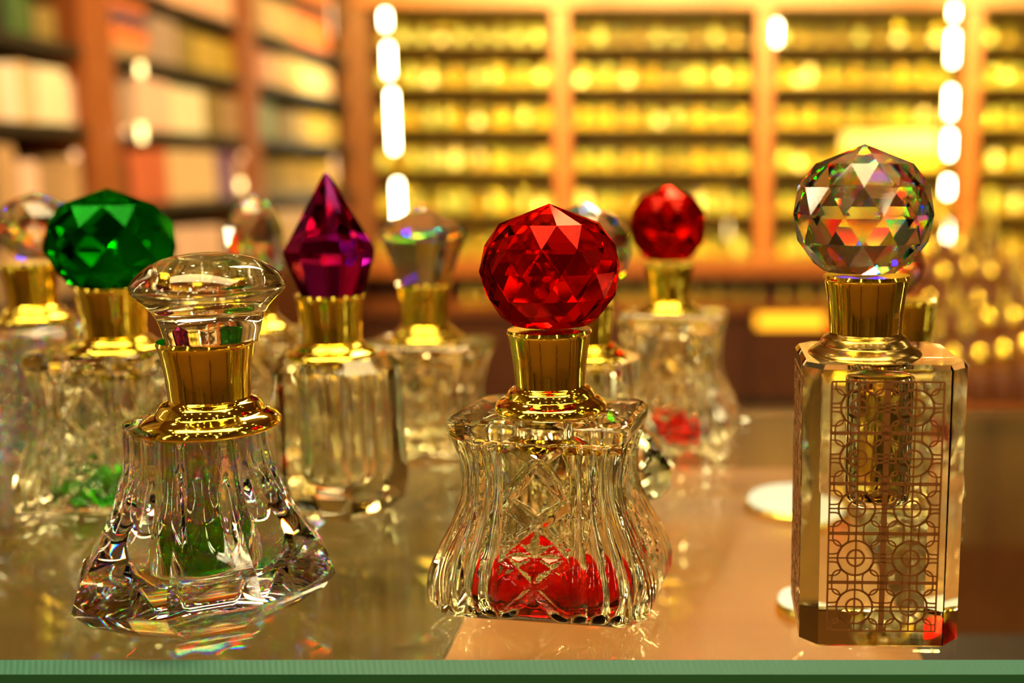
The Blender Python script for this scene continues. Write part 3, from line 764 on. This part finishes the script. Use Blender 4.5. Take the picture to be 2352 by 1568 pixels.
rowsL = {  # shelf index -> (u0, u1, colour, fraction of height)
 0: [(280, 330, 'brown', .8), (335, 415, 'olive', .7), (420, 562, 'peach', .75), (602, 640, 'tan', .8), (642, 695, 'tan', .75), (700, 735, 'orange', .85), (738, 780, 'orange', .8), (10, 60, 'olive', .7), (70, 190, 'mustard yellow', .7)],
 1: [(277, 372, 'orange', .35), (600, 632, 'tan', .9), (634, 664, 'cream', .8), (666, 700, 'tan', .85), (702, 740, 'orange', .9), (742, 782, 'orange', .9), (0, 45, 'dark green', .6), (50, 96, 'olive', .7), (100, 160, 'dark green', .55), (162, 200, 'olive', .6), (420, 490, 'peach', .8), (492, 562, 'peach', .82)],
 2: [(378, 438, 'grey-mauve', .85), (440, 474, 'olive', .8), (476, 520, 'mustard yellow', .72), (522, 562, 'mustard yellow', .7), (602, 630, 'pink-red', .75), (632, 660, 'pale pink', .75), (662, 712, 'cream', .78), (714, 738, 'white', .7), (740, 762, 'white', .7), (764, 782, 'pale pink', .7), (0, 60, 'black', .6), (66, 118, 'dark green', .62), (122, 170, 'olive', .5)],
 3: [(278, 326, 'grey-mauve', .7), (330, 372, 'pale pink', .86), (374, 412, 'pale pink', .84), (414, 493, 'bright cream', .80), (495, 525, 'olive', .8), (527, 562, 'brown', .75), (602, 650, 'teal grey', .75), (652, 690, 'olive', .65), (692, 735, 'mustard yellow', .68), (737, 782, 'mustard yellow', .64), (0, 30, 'cream', .7), (32, 72, 'white', .75), (74, 112, 'cream', .8), (114, 182, 'bright cream', .78), (184, 203, 'pale pink', .65)],
 4: [(278, 308, 'black', .7), (310, 352, 'red-orange', .84), (354, 394, 'red-orange', .86), (396, 505, 'cream', .86), (507, 546, 'purple', .84), (548, 563, 'pale pink', .7), (602, 660, 'olive', .7), (662, 715, 'mustard yellow', .72), (717, 782, 'mustard yellow', .66), (0, 44, 'tan', .85), (50, 96, 'pale pink', .65), (100, 150, 'brown', .6), (152, 200, 'tan', .7)],
 5: [(280, 330, 'brown', .5), (335, 390, 'olive', .6), (396, 450, 'pale pink', .7), (452, 505, 'pale pink', .68), (510, 562, 'brown', .6), (604, 655, 'cream', .8), (657, 705, 'cream', .82), (707, 780, 'pale pink', .75), (0, 90, 'tan', .7), (95, 200, 'brown', .65)],
}
shn = ['top', 'second', 'third', 'fourth', 'fifth', 'lowest']
seen = {}
for si, items in rowsL.items():
    zz = LZ[si]; hh = (LZ[si-1]-LZ[si]-.028) if si else .27
    for (u0, u1, col, fr) in items:
        y0, y1 = yu(u0)+.003, yu(u1)-.003
        bay = 'left bay' if u0 < 205 else ('middle bay' if u0 < 565 else 'far bay')
        key = (si, col, bay)
        sib = [i for i in items if i[2] == col and (('left bay' if i[0] < 205 else ('middle bay' if i[0] < 565 else 'far bay')) == bay)]
        xo = rnd.uniform(.012, .03)
        b = MB(); b.box((XL-xo-.11, y0, zz+.0005), (XL-xo, y1, zz+hh*fr), bev=.003)
        o = b.build('perfume_box', cm(col))
        idx = sorted(i[0] for i in sib).index(u0)
        pos = '' if len(sib) == 1 else [', nearer one', ', farther one', ', farthest one'][min(idx, 2)] if len(sib) == 2 else [', nearest of three', ', middle of three', ', farthest of three'][min(idx, 2)]
        tag(o, '%s perfume box on the %s shelf, %s of left shelving%s' % (col, shn[si], bay, pos), 'box')
# banded orange and black stack
for k, (v0, v1, col) in enumerate([(112, 148, 'tan'), (66, 110, 'orange'), (38, 64, 'navy'), (8, 36, 'orange')]):
    pass
z0 = LZ[2]+.0005
for k, (h_, col, lab) in enumerate([(.035, 'tan', 'lowest tan carton of the striped pile beside the thick orange post'), (.05, 'orange', 'lower orange carton of the striped pile beside the thick orange post'), (.04, 'navy', 'dark carton between the two orange ones of the striped pile'), (.04, 'orange', 'upper orange carton, topmost of the striped pile')]):
    b = MB(); b.box((XL-.13, yu(281), z0), (XL-.02, yu(372), z0+h_), bev=.003); tag(b.build('carton', cm(col)), lab, 'carton'); z0 += h_+.0005
# glints on the left shelving, imitated by added glowing pieces
for (u, v, hh, mm, lab) in [(323, 160, .030, 'spot', 'small yellow glint beside the thick orange post, upper'), (325, 305, .045, 'spot', 'small yellow glint beside the thick orange post, lower'), (290, 300, .02, 'glint_peach', 'faint amber glint left of the lower yellow one'),
        (553, 425, .03, 'spot', 'small glint beside the thin post, above the egg stopper'), (556, 358, .02, 'glint_peach', 'amber glint beside the purple box'), (761, 45, .14, 'glint_peach', 'tall amber glint beside the dark corner post, high up'), (768, 385, .10, 'glint_peach', 'peach glint beside the dark corner post, above the purple stopper'), (172, 358, .02, 'glint_peach', 'amber glint in the left bay above the green ball')]:
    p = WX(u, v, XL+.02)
    t = empty('shelf_glint', (p.x, p.y, p.z)); tag(t, lab, 'glint')
    b = MB(); b.lathe([(-hh/2, .007), (hh/2, .007)], 16); b.build('glint_core', M[mm], t)
    b = MB(); b.lathe([(hh/2+.0002, .012), (hh/2+.008, .012), (hh/2+.010, .006)], 16); b.box((-.020, -.003, hh/2+.001), (-.008, .003, hh/2+.006)); b.build('glint_mount', M['cap_gold'], t)

# ================================================================== CEILING LAMPS AND THE LIT SHELVES BEHIND THE CAMERA
k = 0
for ix in range(6):
    for iy in range(5):
        x = -1.5+ix*.6; y = -1.7+iy*.75
        t = empty('ceiling_spot', (x, y, CEZ)); tag(t, 'round recessed ceiling spot above the shop counter', 'ceiling light', 'recessed ceiling spots above the counter')
        b = MB(); b.lathe([(-.012, .045), (-.001, .05)], 24); b.build('rim', M['cap_gold'], t)
        b = MB(); b.lathe([(-.016, .034), (-.0125, .036)], 24); b.build('diffuser', M['globe'], t)
for (x, y, rz) in [(-1.35, -.6, 0), (-.75, -1.5, 0), (.9, -1.5, 0), (1.7, -.2, 0), (1.75, 1.2, 0), (-2.0, .8, 0)]:
    t = empty('light_strip', (x, y, .9)); tag(t, 'tall warm light strip on a column in the shop', 'light strip', 'light strips on columns round the counter')
    b = MB(); b.box((-.03, -.03, -.915), (.03, .03, 1.6)); b.build('column', M['post_dark'], t, flat=True)
    for k in range(6):
        for a in range(4):
            q = Matrix.Rotation(a*PI/2, 3, 'Z'); b = MB(); b.box((-.012, -.034, .05+k*.22), (.012, -.0305, .20+k*.22)); b.v = [q @ v for v in b.v]
            b.build('diffuser', M['led'], t, flat=True)
